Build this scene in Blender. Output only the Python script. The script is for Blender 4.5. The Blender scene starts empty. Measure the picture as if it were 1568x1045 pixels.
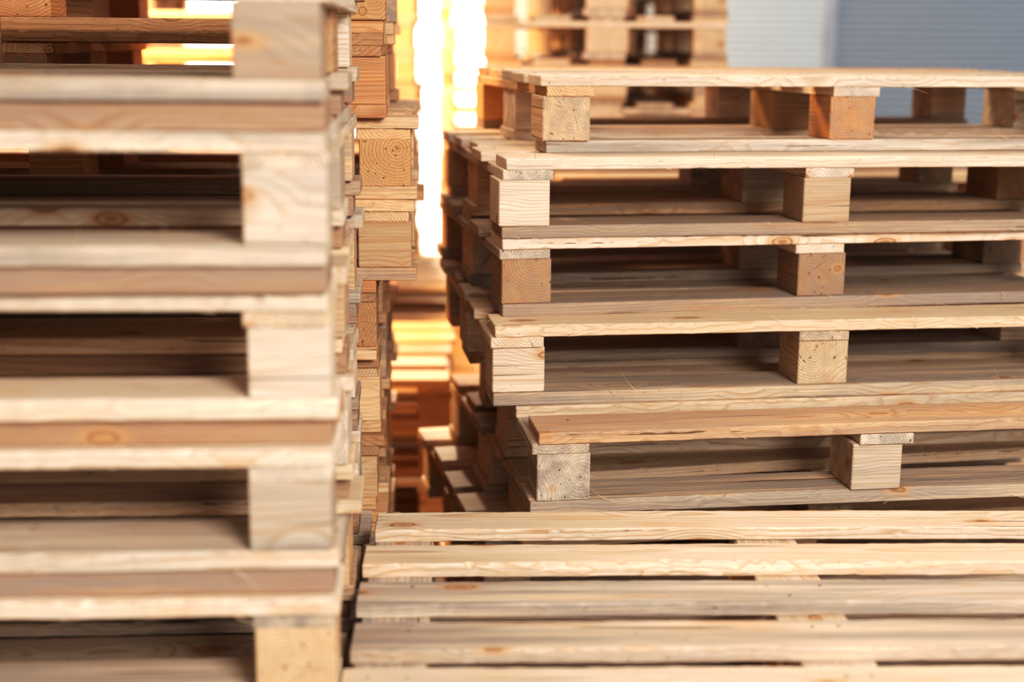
import bpy, math, random
from mathutils import Matrix, Vector

CAM_H = 1.463
L, W = 1.2, 0.8
TD, TC, TB, TS = 0.020, 0.018, 0.080, 0.022     # deck, cross, block, skid board
PH = TD + TC + TB + TS                           # 0.14
BWX, BWY = 0.092, 0.142

# ------------------------------------------------------------------ materials
def nt(mat):
    mat.use_nodes = True
    t = mat.node_tree
    for n in list(t.nodes): t.nodes.remove(n)
    return t

class G:
    def __init__(s, t): s.t = t
    def n(s, typ, **kw):
        x = s.t.nodes.new(typ)
        for k, v in kw.items(): setattr(x, k, v)
        return x
    def l(s, a, b): s.t.links.new(a, b)
    def m(s, op, a, b=None, clamp=False):
        x = s.n('ShaderNodeMath', operation=op); x.use_clamp = clamp
        for i, v in enumerate((a, b)):
            if v is None: continue
            if isinstance(v, (int, float)): x.inputs[i].default_value = v
            else: s.l(v, x.inputs[i])
        return x.outputs[0]
    def vmul(s, a, v):
        x = s.n('ShaderNodeVectorMath', operation='MULTIPLY')
        s.l(a, x.inputs[0])
        x.inputs[1].default_value = v
        return x.outputs[0]
    def noise(s, vec, scale=1.0, detail=2.0, rough=0.5):
        x = s.n('ShaderNodeTexNoise'); x.inputs['Scale'].default_value = scale
        x.inputs['Detail'].default_value = detail; x.inputs['Roughness'].default_value = rough
        s.l(vec, x.inputs['Vector']); return x.outputs['Fac']
    def ramp(s, f, pts):
        x = s.n('ShaderNodeValToRGB'); e = x.color_ramp.elements
        while len(e) < len(pts): e.new(0.5)
        for i, (p, c) in enumerate(pts):
            e[i].position = p; e[i].color = c if len(c) == 4 else (*c, 1)
        s.l(f, x.inputs[0]); return x.outputs['Color']
    def mr(s, f, a, b, c, d):
        x = s.n('ShaderNodeMapRange'); x.clamp = True
        for i, v in enumerate((a, b, c, d)): x.inputs[i+1].default_value = v
        s.l(f, x.inputs[0]); return x.outputs[0]
    def mix(s, f, a, b, typ='MIX'):
        x = s.n('ShaderNodeMix', data_type='RGBA', blend_type=typ)
        for idx, v in ((0, f), (6, a), (7, b)):
            if isinstance(v, (int, float)): x.inputs[idx].default_value = v
            elif isinstance(v, tuple): x.inputs[idx].default_value = (*v, 1)
            else: s.l(v, x.inputs[idx])
        return x.outputs[2]

def wood_material():
    mat = bpy.data.materials.new('pine_wood'); t = nt(mat); g = G(t)
    at = g.n('ShaderNodeAttribute', attribute_name='gco')
    ac = g.n('ShaderNodeAttribute', attribute_name='bcol')
    P = at.outputs['Vector']
    sep = g.n('ShaderNodeSeparateXYZ'); g.l(P, sep.inputs[0])
    U, V, Wd = sep.outputs
    n1 = g.noise(g.vmul(P, (1.8, 6, 6)), 1.0, 1.0)
    n2 = g.noise(g.vmul(P, (14, 60, 60)), 1.0, 2.0)
    # knots
    vor = g.n('ShaderNodeTexVoronoi'); vor.inputs['Scale'].default_value = 1.0
    g.l(g.vmul(P, (5.4, 13, 13)), vor.inputs['Vector'])
    kd = g.m('ADD', vor.outputs['Distance'], g.m('MULTIPLY', g.m('SUBTRACT', n2, 0.5), 0.07))
    bulge = g.mr(kd, 0.0, 0.42, 0.018, 0.0)
    r0 = g.m('SQRT', g.m('ADD', g.m('MULTIPLY', V, V), g.m('MULTIPLY', Wd, Wd)))
    r = g.m('ADD', r0, g.m('MULTIPLY', n1, 0.030))
    r = g.m('ADD', r, g.m('MULTIPLY', n2, 0.0010))
    r = g.m('ADD', r, bulge)
    fr = g.m('FRACT', g.m('DIVIDE', r, 0.0055))
    ring = g.ramp(fr, [(0.0, (0, 0, 0)), (0.50, (0.15,)*3), (0.88, (1, 1, 1)), (1.0, (0, 0, 0))])
    fib = g.noise(g.vmul(P, (9, 420, 420)), 1.0, 3.0, 0.6)
    fib2 = g.noise(g.vmul(P, (3, 45, 45)), 1.0, 3.0, 0.6)
    big = g.noise(g.vmul(P, (1.3, 5, 5)), 1.0, 2.0)
    amt = g.mr(big, 0.3, 0.7, 0.45, 1.0)
    col = g.mix(g.m('MULTIPLY', ring, amt), (0.84, 0.69, 0.535), (0.56, 0.335, 0.18))
    col = g.mix(g.mr(fib2, 0.38, 0.75, 0.0, 0.55), col, (0.60, 0.41, 0.27))
    col = g.mix(g.mr(fib, 0.35, 0.8, 0.0, 0.50), col, (0.38, 0.25, 0.165))
    pb = g.noise(g.vmul(P, (4, 16, 16)), 1.0, 3.0, 0.6)
    col = g.mix(g.mr(pb, 0.56, 0.76, 0.0, 0.55), col, (0.64, 0.34, 0.16))
    col = g.mix(1.0, col, ac.outputs['Color'], 'MULTIPLY')
    # weathering / grey stain
    st = g.noise(g.vmul(P, (1.6, 34, 34)), 1.0, 4.0, 0.65)
    sf = g.m('MULTIPLY', g.mr(st, 0.32, 0.60, 0.0, 0.88), g.m('SUBTRACT', 1.0, ac.outputs['Alpha']))
    col = g.mix(sf, col, (0.235, 0.195, 0.165))
    # drying cracks along the grain
    ck = g.noise(g.vmul(P, (2.2, 130, 130)), 1.0, 1.0, 0.5)
    ckf = g.mr(ck, 0.715, 0.75, 0.0, 0.85)
    col = g.mix(ckf, col, (0.10, 0.05, 0.025))
    # radial checks and dark pith on end grain
    ang = g.m('ARCTAN2', Wd, V)
    cx = g.n('ShaderNodeCombineXYZ'); g.l(g.m('MULTIPLY', ang, 5.0), cx.inputs[0]); g.l(g.m('MULTIPLY', U, 1.5), cx.inputs[1]); g.l(g.m('MULTIPLY', r0, 6.0), cx.inputs[2])
    rc = g.noise(cx.outputs[0], 1.0, 2.0, 0.5)
    col = g.mix(g.m('MULTIPLY', g.mr(rc, 0.69, 0.73, 0.0, 0.6), g.mr(r0, 0.03, 0.05, 1.0, 0.0)), col, (0.14, 0.07, 0.035))
    col = g.mix(g.mr(r0, 0.0015, 0.004, 0.8, 0.0), col, (0.25, 0.11, 0.05))
    # dirt specks
    dk = g.noise(g.vmul(P, (60, 150, 150)), 1.0, 2.0, 0.5)
    col = g.mix(g.mr(dk, 0.68, 0.77, 0.0, 0.6), col, (0.20, 0.13, 0.09))
    # knots colour
    col = g.mix(g.mr(kd, 0.11, 0.21, 0.70, 0.0), col, (0.50, 0.25, 0.105))
    rim = g.m('MULTIPLY', g.mr(kd, 0.075, 0.10, 0.0, 1.0), g.mr(kd, 0.10, 0.125, 1.0, 0.0))
    col = g.mix(g.m('MULTIPLY', rim, 0.7), col, (0.17, 0.065, 0.03))
    col = g.mix(g.mr(kd, 0.03, 0.075, 0.65, 0.0), col, (0.22, 0.09, 0.04))
    bs = g.n('ShaderNodeBsdfPrincipled')
    g.l(col, bs.inputs['Base Color'])
    bs.inputs['Roughness'].default_value = 0.72
    bs.inputs['Specular IOR Level'].default_value = 0.22
    bmp = g.n('ShaderNodeBump'); bmp.inputs['Strength'].default_value = 0.7
    bmp.inputs['Distance'].default_value = 0.002
    hh = g.m('ADD', g.m('MULTIPLY', fib, 1.0), g.m('MULTIPLY', ring, -0.25))
    hh = g.m('ADD', hh, g.m('MULTIPLY', fib2, 0.8))
    hh = g.m('SUBTRACT', hh, g.m('MULTIPLY', ckf, 0.8))
    g.l(hh, bmp.inputs['Height']); g.l(bmp.outputs[0], bs.inputs['Normal'])
    o = g.n('ShaderNodeOutputMaterial'); g.l(bs.outputs[0], o.inputs[0])
    return mat

def simple(name, c, rough=0.7, metal=0.0):
    mat = bpy.data.materials.new(name); t = nt(mat); g = G(t)
    tc = g.n('ShaderNodeTexCoord')
    nz = g.noise(tc.outputs['Object'], 6.0, 5.0, 0.6)
    col = g.mix(g.mr(nz, 0.3, 0.7, 0, 1), tuple(x*0.8 for x in c), tuple(min(1, x*1.15) for x in c))
    bs = g.n('ShaderNodeBsdfPrincipled'); g.l(col, bs.inputs['Base Color'])
    bs.inputs['Roughness'].default_value = rough; bs.inputs['Metallic'].default_value = metal
    o = g.n('ShaderNodeOutputMaterial'); g.l(bs.outputs[0], o.inputs[0])
    return mat

def ribbed(name, c, pitch):
    mat = bpy.data.materials.new(name); t = nt(mat); g = G(t)
    tc = g.n('ShaderNodeTexCoord')
    sep = g.n('ShaderNodeSeparateXYZ'); g.l(tc.outputs['Object'], sep.inputs[0])
    s = g.m('SINE', g.m('MULTIPLY', sep.outputs[2], 2*math.pi/pitch))
    f = g.mr(s, -1, 1, 0, 1)
    nz = g.noise(tc.outputs['Object'], 0.8, 3.0)
    col = g.mix(f, tuple(x*0.76 for x in c), tuple(x*1.15 for x in c))
    col = g.mix(g.mr(nz, 0.3, 0.7, 0, 0.35), col, tuple(x*0.75 for x in c))
    bs = g.n('ShaderNodeBsdfPrincipled'); g.l(col, bs.inputs['Base Color'])
    bs.inputs['Roughness'].default_value = 0.45
    bmp = g.n('ShaderNodeBump'); bmp.inputs['Distance'].default_value = 0.004
    g.l(f, bmp.inputs['Height']); g.l(bmp.outputs[0], bs.inputs['Normal'])
    o = g.n('ShaderNodeOutputMaterial'); g.l(bs.outputs[0], o.inputs[0])
    return mat

WOOD = wood_material()
NAIL = simple('nail_steel', (0.16, 0.13, 0.11), 0.5, 0.6)
CONC = simple('concrete', (0.34, 0.30, 0.26), 0.85)
BACKDROP = simple('white_backdrop', (0.80, 0.78, 0.74), 0.9)
PANEL = ribbed('blue_grey_cladding', (0.33, 0.39, 0.47), 0.040)
PANELL = ribbed('translucent_cladding', (0.68, 0.78, 0.83), 0.040)
FRAME = simple('frame_paint', (0.42, 0.47, 0.54), 0.5)

# ------------------------------------------------------------------ mesh builder
TONES = [((1.0, 1.0, 1.0), 5), ((1.05, 1.04, 1.04), 3.5), ((1.0, 0.90, 0.78), 3), ((0.96, 0.76, 0.57), 2.2),
         ((0.80, 0.77, 0.74), 2.6), ((1.0, 0.95, 0.90), 4), ((0.62, 0.52, 0.44), 2.8), ((0.78, 0.55, 0.40), 2.0)]
def pick_tone(R, warm=0.0):
    tot = sum(w for _, w in TONES); x = R.random()*tot
    for c, w in TONES:
        x -= w
        if x <= 0: break
    k = R.uniform(0.86, 1.05)
    return (c[0]*k, c[1]*k*(1-0.24*warm), c[2]*k*(1-0.48*warm))

class MB:
    """accumulates boards (each a chamfered, slightly warped, end-capped prism)"""
    def __init__(s, seed, warm=0.0, weather=0.35):
        s.R = random.Random(seed); s.v = []; s.f = []; s.g = []; s.c = []; s.mi = []
        s.warm = warm; s.weather = weather
    def prism(s, x0, y0, z0, size, axis=0, gaxis=None, ch=0.0016, seg=1, rough=0.0, bow=0.0, skew=0.0, tone=None, wane=0.0, clean=None):
        R = s.R
        Lx, Wy, Tz = size                      # along, across, up
        if gaxis is None: gaxis = 0
        tone = tone or pick_tone(R, s.warm)
        wea = 1.0 - (R.uniform(0.35, 1.0) if R.random() < s.weather else R.uniform(0, 0.25))
        if clean is not None: wea = 1.0 - clean
        if gaxis == 1 and seg == 2 and R.random() < .6:      # end grain soaks up dirt, reads darker / more orange
            tone = (tone[0]*.93, tone[1]*.82, tone[2]*.68)
        off = R.uniform(0, 200)
        if gaxis == 0:  pv, pw = R.uniform(-0.045, 0.045), R.choice([-1, 1])*R.uniform(0.014, 0.07)
        else:           pv, pw = R.uniform(-0.03, 0.03), R.uniform(-0.045, 0.03)
        ph = [R.uniform(0, 6.28) for _ in range(8)]
        st = [0.0, ch] + [Lx*(i/seg) for i in range(1, seg)] + [Lx-ch, Lx]
        base = len(s.v); ns = len(st)
        for i, a in enumerate(st):
            ins = ch if i in (0, ns-1) else 0.0
            t = a/Lx
            bz = bow*math.sin(math.pi*t) + bow*0.5*math.sin(5*t+ph[6])
            sk = skew*(t-0.5)
            e1 = rough*(math.sin(a*23+ph[0])+0.6*math.sin(a*61+ph[1])+0.4*math.sin(a*140+ph[2]))
            e2 = rough*(math.sin(a*19+ph[3])+0.6*math.sin(a*71+ph[4])+0.4*math.sin(a*133+ph[5]))
            cr = 0.0
            if rough > 0:
                e1 += rough*R.uniform(-.7, .7); e2 += rough*R.uniform(-.7, .7)
                cr = max(0, R.gauss(0, 0.9))*rough
            wn = wane*max(0, math.sin(a*4+ph[7]))
            y1, y2 = ins + e1*0.5, Wy-ins+e2*0.5
            z1, z2 = ins, Tz-ins
            cc = ch + wn + cr
            ring = [(y1+ch, z1), (y2-ch, z1), (y2, z1+ch), (y2, z2-ch), (y2-ch, z2), (y1+cc, z2), (y1, z2-cc), (y1, z1+ch)]
            for (yy, zz) in ring:
                yy += sk
                if axis == 0: p = (x0+a, y0+yy, z0+zz+bz)
                else:         p = (x0+yy, y0+a, z0+zz+bz)
                s.v.append(p)
                al, ac, au = a, yy, zz
                if axis == 1 and gaxis == 0 and seg == 2:   # block with the grain running across its front
                    gc = (ac+off, al-Lx/2+pv, au-Tz/2+pw)
                else:                                       # boards, and blocks with end grain to the front
                    gc = (al+off, ac-Wy/2+pv, au-Tz/2+pw)
                s.g.append(gc); s.c.append((*tone, wea))
        for i in range(ns-1):
            for k in range(8):
                a = base+i*8+k; b = base+i*8+(k+1) % 8
                q = (a, b, b+8, a+8)
                s.f.append(q if axis == 1 else q[::-1]); s.mi.append(0)
        c0 = tuple(base+k for k in range(8)); c1 = tuple(base+(ns-1)*8+k for k in range(8))
        if axis == 1: s.f.append(c0[::-1]); s.f.append(c1)
        else:         s.f.append(c0); s.f.append(c1[::-1])
        s.mi += [0, 0]
    def nail(s, x, y, z, r=0.0032):
        b = len(s.v)
        for zz, rr in ((z-0.001, r), (z+0.0008, r*0.9)):
            for k in range(8):
                s.v.append((x+rr*math.cos(k*math.pi/4), y+rr*math.sin(k*math.pi/4), zz)); s.g.append((0, 0, 0)); s.c.append((1, 1, 1, 1))
        for k in range(8):
            s.f.append((b+k, b+(k+1) % 8, b+8+(k+1) % 8, b+8+k)); s.mi.append(1)
        s.f.append(tuple(b+8+k for k in range(8))); s.mi.append(1)
    def splinter(s, x, y, z, d, ln, th=0.0006):
        b = len(s.v); d = Vector(d).normalized(); n = 6
        up = Vector((0, 0, 1)); sd = d.cross(up).normalized()
        cu = s.R.uniform(-0.5, 0.6)
        for i in range(n):
            t = i/(n-1); c = Vector((x, y, z)) + d*ln*t + up*cu*ln*t*t + sd*0.2*ln*t*t
            rr = th*(1-0.85*t)
            for k in range(3):
                a = k*2.094; p = c + sd*rr*math.cos(a) + up*rr*math.sin(a)
                s.v.append(tuple(p)); s.g.append((t*ln, k*0.001, 0.03)); s.c.append((1.1, 1.05, 0.98, 1))
        for i in range(n-1):
            for k in range(3):
                s.f.append((b+i*3+k, b+i*3+(k+1) % 3, b+i*3+3+(k+1) % 3, b+i*3+3+k)); s.mi.append(0)
    def mesh(s, name):
        me = bpy.data.meshes.new(name); me.from_pydata(s.v, [], s.f); me.update()
        a = me.attributes.new('gco', 'FLOAT_VECTOR', 'POINT'); a.data.foreach_set('vector', [c for p in s.g for c in p])
        b = me.attributes.new('bcol', 'FLOAT_COLOR', 'POINT'); b.data.foreach_set('color', [c for p in s.c for c in p])
        me.materials.append(WOOD); me.materials.append(NAIL)
        me.polygons.foreach_set('material_index', s.mi)
        return me

def pallet_mesh(seed, deck=5, detail=True, warm=0.0, weather=0.35, bwid=None, under=0.0, utone=None, tones=None):
    """under>0 adds three dunnage boards nailed below the skids; tones: optional {part: tone} for visible front parts"""
    tones = tones or {}
    m = MB(seed, warm, weather); R = m.R
    seg = 110 if detail else 4
    rg = 0.0012 if detail else 0
    def j(a): return R.uniform(-a, a)
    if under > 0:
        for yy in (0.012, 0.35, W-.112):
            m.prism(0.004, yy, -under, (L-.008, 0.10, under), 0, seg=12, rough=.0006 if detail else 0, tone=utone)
    bw = [0.110, 0.142, 0.110]; ys = [0.0, (W-0.142)/2, W-0.110]
    for i, (w_, y_) in enumerate(zip(bw, ys)):
        m.prism(j(.006), y_+max(0, j(.005)), 0, (L+j(.005), w_+j(.004), TS), 0, seg=seg, rough=rg, skew=j(.005), wane=0.008 if R.random() < .35 and detail else 0,
                tone=tones.get('skid') if i == 0 else None)
    xs = [0.002, (L-BWX)/2, L-BWX-0.002]
    for xi, x_ in enumerate(xs):
        for yi, (w_, y_) in enumerate(zip(bw, ys)):
            dx, dy = j(.010 if xi == 1 else .006), (abs(j(.008)) if yi == 0 else j(.004))
            m.prism(x_+dx, y_+dy, TS, (w_-0.005, BWX-abs(j(.005)), TB+0.0005), axis=1, gaxis=R.choice([0, 0, 1]), ch=0.0018, seg=2)
    for x_ in xs:
        m.prism(x_-0.001+j(.004), abs(j(.005)), TS+TB, (W-.004-abs(j(.005)), BWX+j(.004), TC+0.0006), axis=1, seg=seg//2, rough=rg)
    bwid = bwid or 0.116
    pitch = (W-bwid)/(deck-1)
    for i in range(deck):
        y_ = i*pitch
        if 0 < i < deck-1: y_ += j(.005)
        ww = bwid + j(.006)
        if i == deck-1: y_ = W-ww
        z_ = TS+TB+TC
        x_ = j(.010); ln = L+j(.010)
        td = tones['alldeck'][i] if 'alldeck' in tones else (tones.get('deck') if i == 0 else None)
        m.prism(x_, y_, z_, (ln, ww, TD+j(.0008)-0.0006), 0, seg=seg, rough=rg*1.5, skew=j(.009) if 0 < i < deck-1 else j(.002), bow=abs(j(.0014)) if detail else 0,
                wane=0.010 if R.random() < .35 and detail else 0, tone=td)
        if detail:
            for cx in xs:
                for (fx, fy) in ((0.25, 0.25), (0.72, 0.74), (0.3, 0.72)):
                    if R.random() < 0.6:
                        m.nail(cx+BWX*fx+j(.006), y_+ww*fy+j(.006), z_+TD-0.0010, 0.0026)
    if detail:
        for _ in range(16):
            zz = R.choice([TS, PH-0.001, TS+TB+TC, 0.001])
            m.splinter(R.uniform(0.03, L-.03), -0.0005, zz, (R.uniform(-1, 1), -0.35, R.uniform(-.2, .5)), R.uniform(.012, .045))
        for _ in range(5):
            m.splinter(R.choice([0.0, L]), R.uniform(.02, .7), R.choice([TS, PH-0.001]), (R.uniform(-1, 1), R.uniform(-1, .2), R.uniform(-.2, .5)), R.uniform(.012, .04))
    return m.mesh('wooden_pallet')

def add_obj(name, me, loc, yaw, parent=None):
    o = bpy.data.objects.new(name, me); bpy.context.collection.objects.link(o)
    o.location = loc; o.rotation_euler = (0, 0, math.radians(yaw))
    if parent: o.parent = parent
    return o

def place(me, x, y, z, yaw, corner='L', name='wooden_pallet'):
    a = math.radians(yaw)
    if corner == 'R': x -= L*math.cos(a); y -= L*math.sin(a)
    if corner == 'BL': x += W*math.sin(a); y -= W*math.cos(a)
    return add_obj(name, me, (x, y, z), yaw)

# ------------------------------------------------------------------ right stack (in focus)
ORG = (0.82, 0.60, 0.43); CRM = (1.05, 1.03, 1.0); TAN = (0.93, 0.84, 0.73)
right = [  # top -> down : x, y, yaw, tones
    (0.056, 2.60, 10.8, dict(deck=CRM)), (-0.0215, 2.47, 9.8, dict(deck=CRM)), (-0.0235, 2.475, 10.8, {}), (-0.038, 2.385, 8.4, dict(deck=TAN, skid=TAN)), (0.036, 2.215, 8.0, dict(deck=ORG, skid=TAN)),
    (0.020, 2.43, 12.0, {}), (-0.045, 2.47, 12, {}), (-0.01, 2.44, 11, {}), (-0.03, 2.46, 10, {}), (-0.02, 2.45, 10, {})]
for i, (x, y, yaw, tn) in enumerate(right):
    z = PH*(9-i)
    place(pallet_mesh(150+i, weather=0.6, tones=tn), x, y, z, yaw, 'L')

# ------------------------------------------------------------------ low stack in front
BH = 0.033
LT = [(.98, .94, .89), (1.0, .97, .93), (.92, .86, .81), (1.0, .96, .92), (.97, .91, .85), (.94, .90, .86)]
for i in range(5):
    dx = [0, 0.006, -0.002, 0.004, 0.0][i]
    place(pallet_mesh(260+i, deck=6, bwid=0.083, weather=0.4, under=BH if i == 0 else 0, tones=dict(alldeck=LT) if i == 4 else None), -0.211+dx*(i != 4), 2.13, BH+PH*i, 2.0, 'BL')

# ------------------------------------------------------------------ left stack (close, blurred)
GAP = 0.0315
zt = 1.537
levels = []
while zt-PH > 0.02:
    levels.append(zt-PH); zt -= PH+GAP
for i, zb in enumerate(levels):
    y = 1.50 + [0.0, -0.012, 0.006, -0.004, -0.008, 0.0, 0.0, 0.0, 0.0][i % 9]
    below = levels[i+1]+PH if i+1 < len(levels) else 0.0
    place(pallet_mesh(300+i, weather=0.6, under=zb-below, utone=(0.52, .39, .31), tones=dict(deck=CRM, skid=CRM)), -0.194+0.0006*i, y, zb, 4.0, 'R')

# ------------------------------------------------------------------ middle stack behind the left one
MB0 = 0.07
mids = [-0.232, -0.235, -0.228, -0.234, -0.232, -0.23, -0.235, -0.172, -0.174, -0.217, -0.212, -0.215]
for i, x in enumerate(mids):
    place(pallet_mesh(400+i, detail=(i > 3), warm=0.8, weather=.25, under=MB0 if i == 0 else 0), x, 2.43+0.012*((i*7) % 3), MB0+PH*i, 3.2, 'R')

# ------------------------------------------------------------------ background stacks (share a few meshes)
BG = [pallet_mesh(500+i, detail=False, warm=w, weather=.4) for i, w in enumerate((0.1, .4, .2, .6))]
BGW = [pallet_mesh(520+i, detail=False, warm=w, weather=.15) for i, w in enumerate((0.9, 1.0, .8))]
def stack(x, y, n, yaw, corner='L', meshes=BG, jit=0.012, z0=0.0):
    e = bpy.data.objects.new('pallet_stack', None); bpy.context.collection.objects.link(e)
    e.location = (x, y, 0)
    R = random.Random(int(x*1000)+int(y*77)+n)
    a = math.radians(yaw)
    for i in range(n):
        yw = yaw+R.uniform(-1.0, 1.0)
        ox = oy = 0
        if corner == 'R': ox = -L*math.cos(a); oy = -L*math.sin(a)
        o = bpy.data.objects.new('pallet', R.choice(meshes)); bpy.context.collection.objects.link(o)
        o.parent = e
        o.location = (ox+R.uniform(-jit, jit), oy+R.uniform(-jit, jit), z0+PH*i)
        o.rotation_euler = (0, 0, math.radians(yw))
    return e
stack(0.69, 4.75, 13, 90, meshes=BG)         # narrow side toward the camera, seen above the right stack
stack(0.84, 6.25, 14, 82, meshes=BG)
stack(0.12, 3.62, 8, 9, meshes=BG)           # directly behind the right stack
stack(1.42, 3.95, 7, 6, meshes=BG)
stack(-0.14, 5.2, 4, 2, 'R', meshes=BG)
stack(-0.17, 3.75, 4, 3, 'R', meshes=BG+BGW)
stack(-0.42, 6.2, 13, 2, 'R', meshes=BG)
stack(-0.75, 4.5, 11, 2, 'R', meshes=BGW)
stack(-2.05, 4.6, 11, -2, 'R', meshes=BGW)
stack(-1.75, 6.3, 13, 3, 'R', meshes=BGW)
stack(0.70, 9.6, 17, 0, 'R', meshes=BGW)     # outside, past the doorway

# ------------------------------------------------------------------ building shell
def boxes(name, bl, mat):
    v, f = [], []
    for (a, b, c, d, e, h) in bl:
        k = len(v)
        v += [(a, c, e), (b, c, e), (b, d, e), (a, d, e), (a, c, h), (b, c, h), (b, d, h), (a, d, h)]
        f += [tuple(k+q for q in Q) for Q in ((0, 3, 2, 1), (4, 5, 6, 7), (0, 1, 5, 4), (1, 2, 6, 5), (2, 3, 7, 6), (3, 0, 4, 7))]
    me = bpy.data.meshes.new(name); me.from_pydata(v, [], f); me.materials.append(mat)
    return add_obj(name, me, (0, 0, 0), 0)
boxes('floor', [(-8, 9, -4, 16, -0.1, 0)], CONC)
WY = 8.5
boxes('wall_back', [(1.86, 9, WY, WY+.1, 0, 5.5), (-8, -2.2, WY, WY+.1, 0, 5.5)], PANEL)
boxes('window_1', [(-0.10, 1.80, WY+.01, WY+.08, 0, 5.5)], PANELL)
boxes('trim_1', [(1.80, 1.87, WY-.03, WY+.10, 0, 5.5), (-0.16, -0.10, WY-.03, WY+.1, 0, 5.5), (-2.2, -.16, WY-.02, WY+.1, 3.6, 5.5)], FRAME)
boxes('bright_backdrop', [(-6, 5, 15.0, 15.2, 0, 5.0)], BACKDROP)     # white backdrop added outdoors so the doorway gap shows bright

# ------------------------------------------------------------------ light
w = bpy.data.worlds.new('World'); bpy.context.scene.world = w; w.use_nodes = True
bg = w.node_tree.nodes['Background']; bg.inputs[0].default_value = (1.0, 0.975, 0.96, 1); bg.inputs[1].default_value = 0.64
def area(name, loc, aim, size, e, col):
    l = bpy.data.lights.new(name, 'AREA'); l.size = size; l.energy = e; l.color = col
    o = bpy.data.objects.new(name, l); bpy.context.collection.objects.link(o); o.location = loc
    o.rotation_euler = (Vector(aim)-Vector(loc)).to_track_quat('-Z', 'Y').to_euler(); return o
area('front_key_lamp', (1.7, -1.6, 2.9), (0.1, 2.3, 1.0), 1.5, 225, (1, .98, .96))  # added soft key light behind and right of the camera, no skylight there
area('aisle_fill_lamp', (-1.0, 3.6, 3.6), (0.0, 2.8, 1.0), 0.9, 70, (1, .82, .62))  # added warm fill for the left sides of the right stack's blocks
area('outside_stack_fill_lamp', (-0.6, 8.75, 3.5), (-0.1, 9.8, 1.2), 0.8, 600, (1, .74, .44))  # added just past the wall, brightens the near side of the outside stack
area('backdrop_lamp', (-0.8, 11.0, 6.0), (-0.8, 15, 2.0), 2.0, 3500, (1, .95, .86))  # added to blow the outdoor backdrop out to white
def spot(name, loc, aim, e, col, ang, rad=0.25):
    l = bpy.data.lights.new(name, 'SPOT'); l.energy = e; l.color = col; l.spot_size = math.radians(ang); l.shadow_soft_size = rad
    o = bpy.data.objects.new(name, l); bpy.context.collection.objects.link(o); o.location = loc
    o.rotation_euler = (Vector(aim)-Vector(loc)).to_track_quat('-Z', 'Y').to_euler(); return o
spot('warm_spot_lamp', (-1.8, 3.1, 2.9), (-1.8, 4.9, 1.2), 1600, (1, .64, .30), 75)  # added spot standing in for sunlight on the back-left stacks
spot('warm_spot_lamp', (-1.5, 4.1, 2.6), (-1.0, 2.7, 1.2), 300, (1, .55, .22), 80)  # added spot from behind, warms the gaps of the left and middle stacks
spot('sun_through_door_lamp', (-1.3, 14, 6.5), (-0.7, 8.3, 0.0), 11000, (1, .86, .68), 50)

# ------------------------------------------------------------------ camera
cam = bpy.data.cameras.new('camera'); co = bpy.data.objects.new('camera', cam); bpy.context.collection.objects.link(co)
cam.lens = 50; cam.sensor_width = 36; cam.clip_start = 0.05
co.matrix_world = Matrix.Translation((0, 0, CAM_H)) @ Matrix.Rotation(math.radians(78), 4, 'X') @ Matrix.Rotation(math.radians(0.5), 4, 'Z')
cam.dof.use_dof = True; cam.dof.focus_distance = 2.34; cam.dof.aperture_fstop = 2.0
bpy.context.scene.camera = co
sc = bpy.context.scene
vs = sc.view_settings
vs.view_transform = 'Standard'; vs.look = 'None'; vs.exposure = 0.15
vs.use_curve_mapping = True
cv = vs.curve_mapping.curves[3]
for p in ((0.05, 0.028), (0.16, 0.125), (0.45, 0.475)): cv.points.new(*p)
vs.curve_mapping.update()
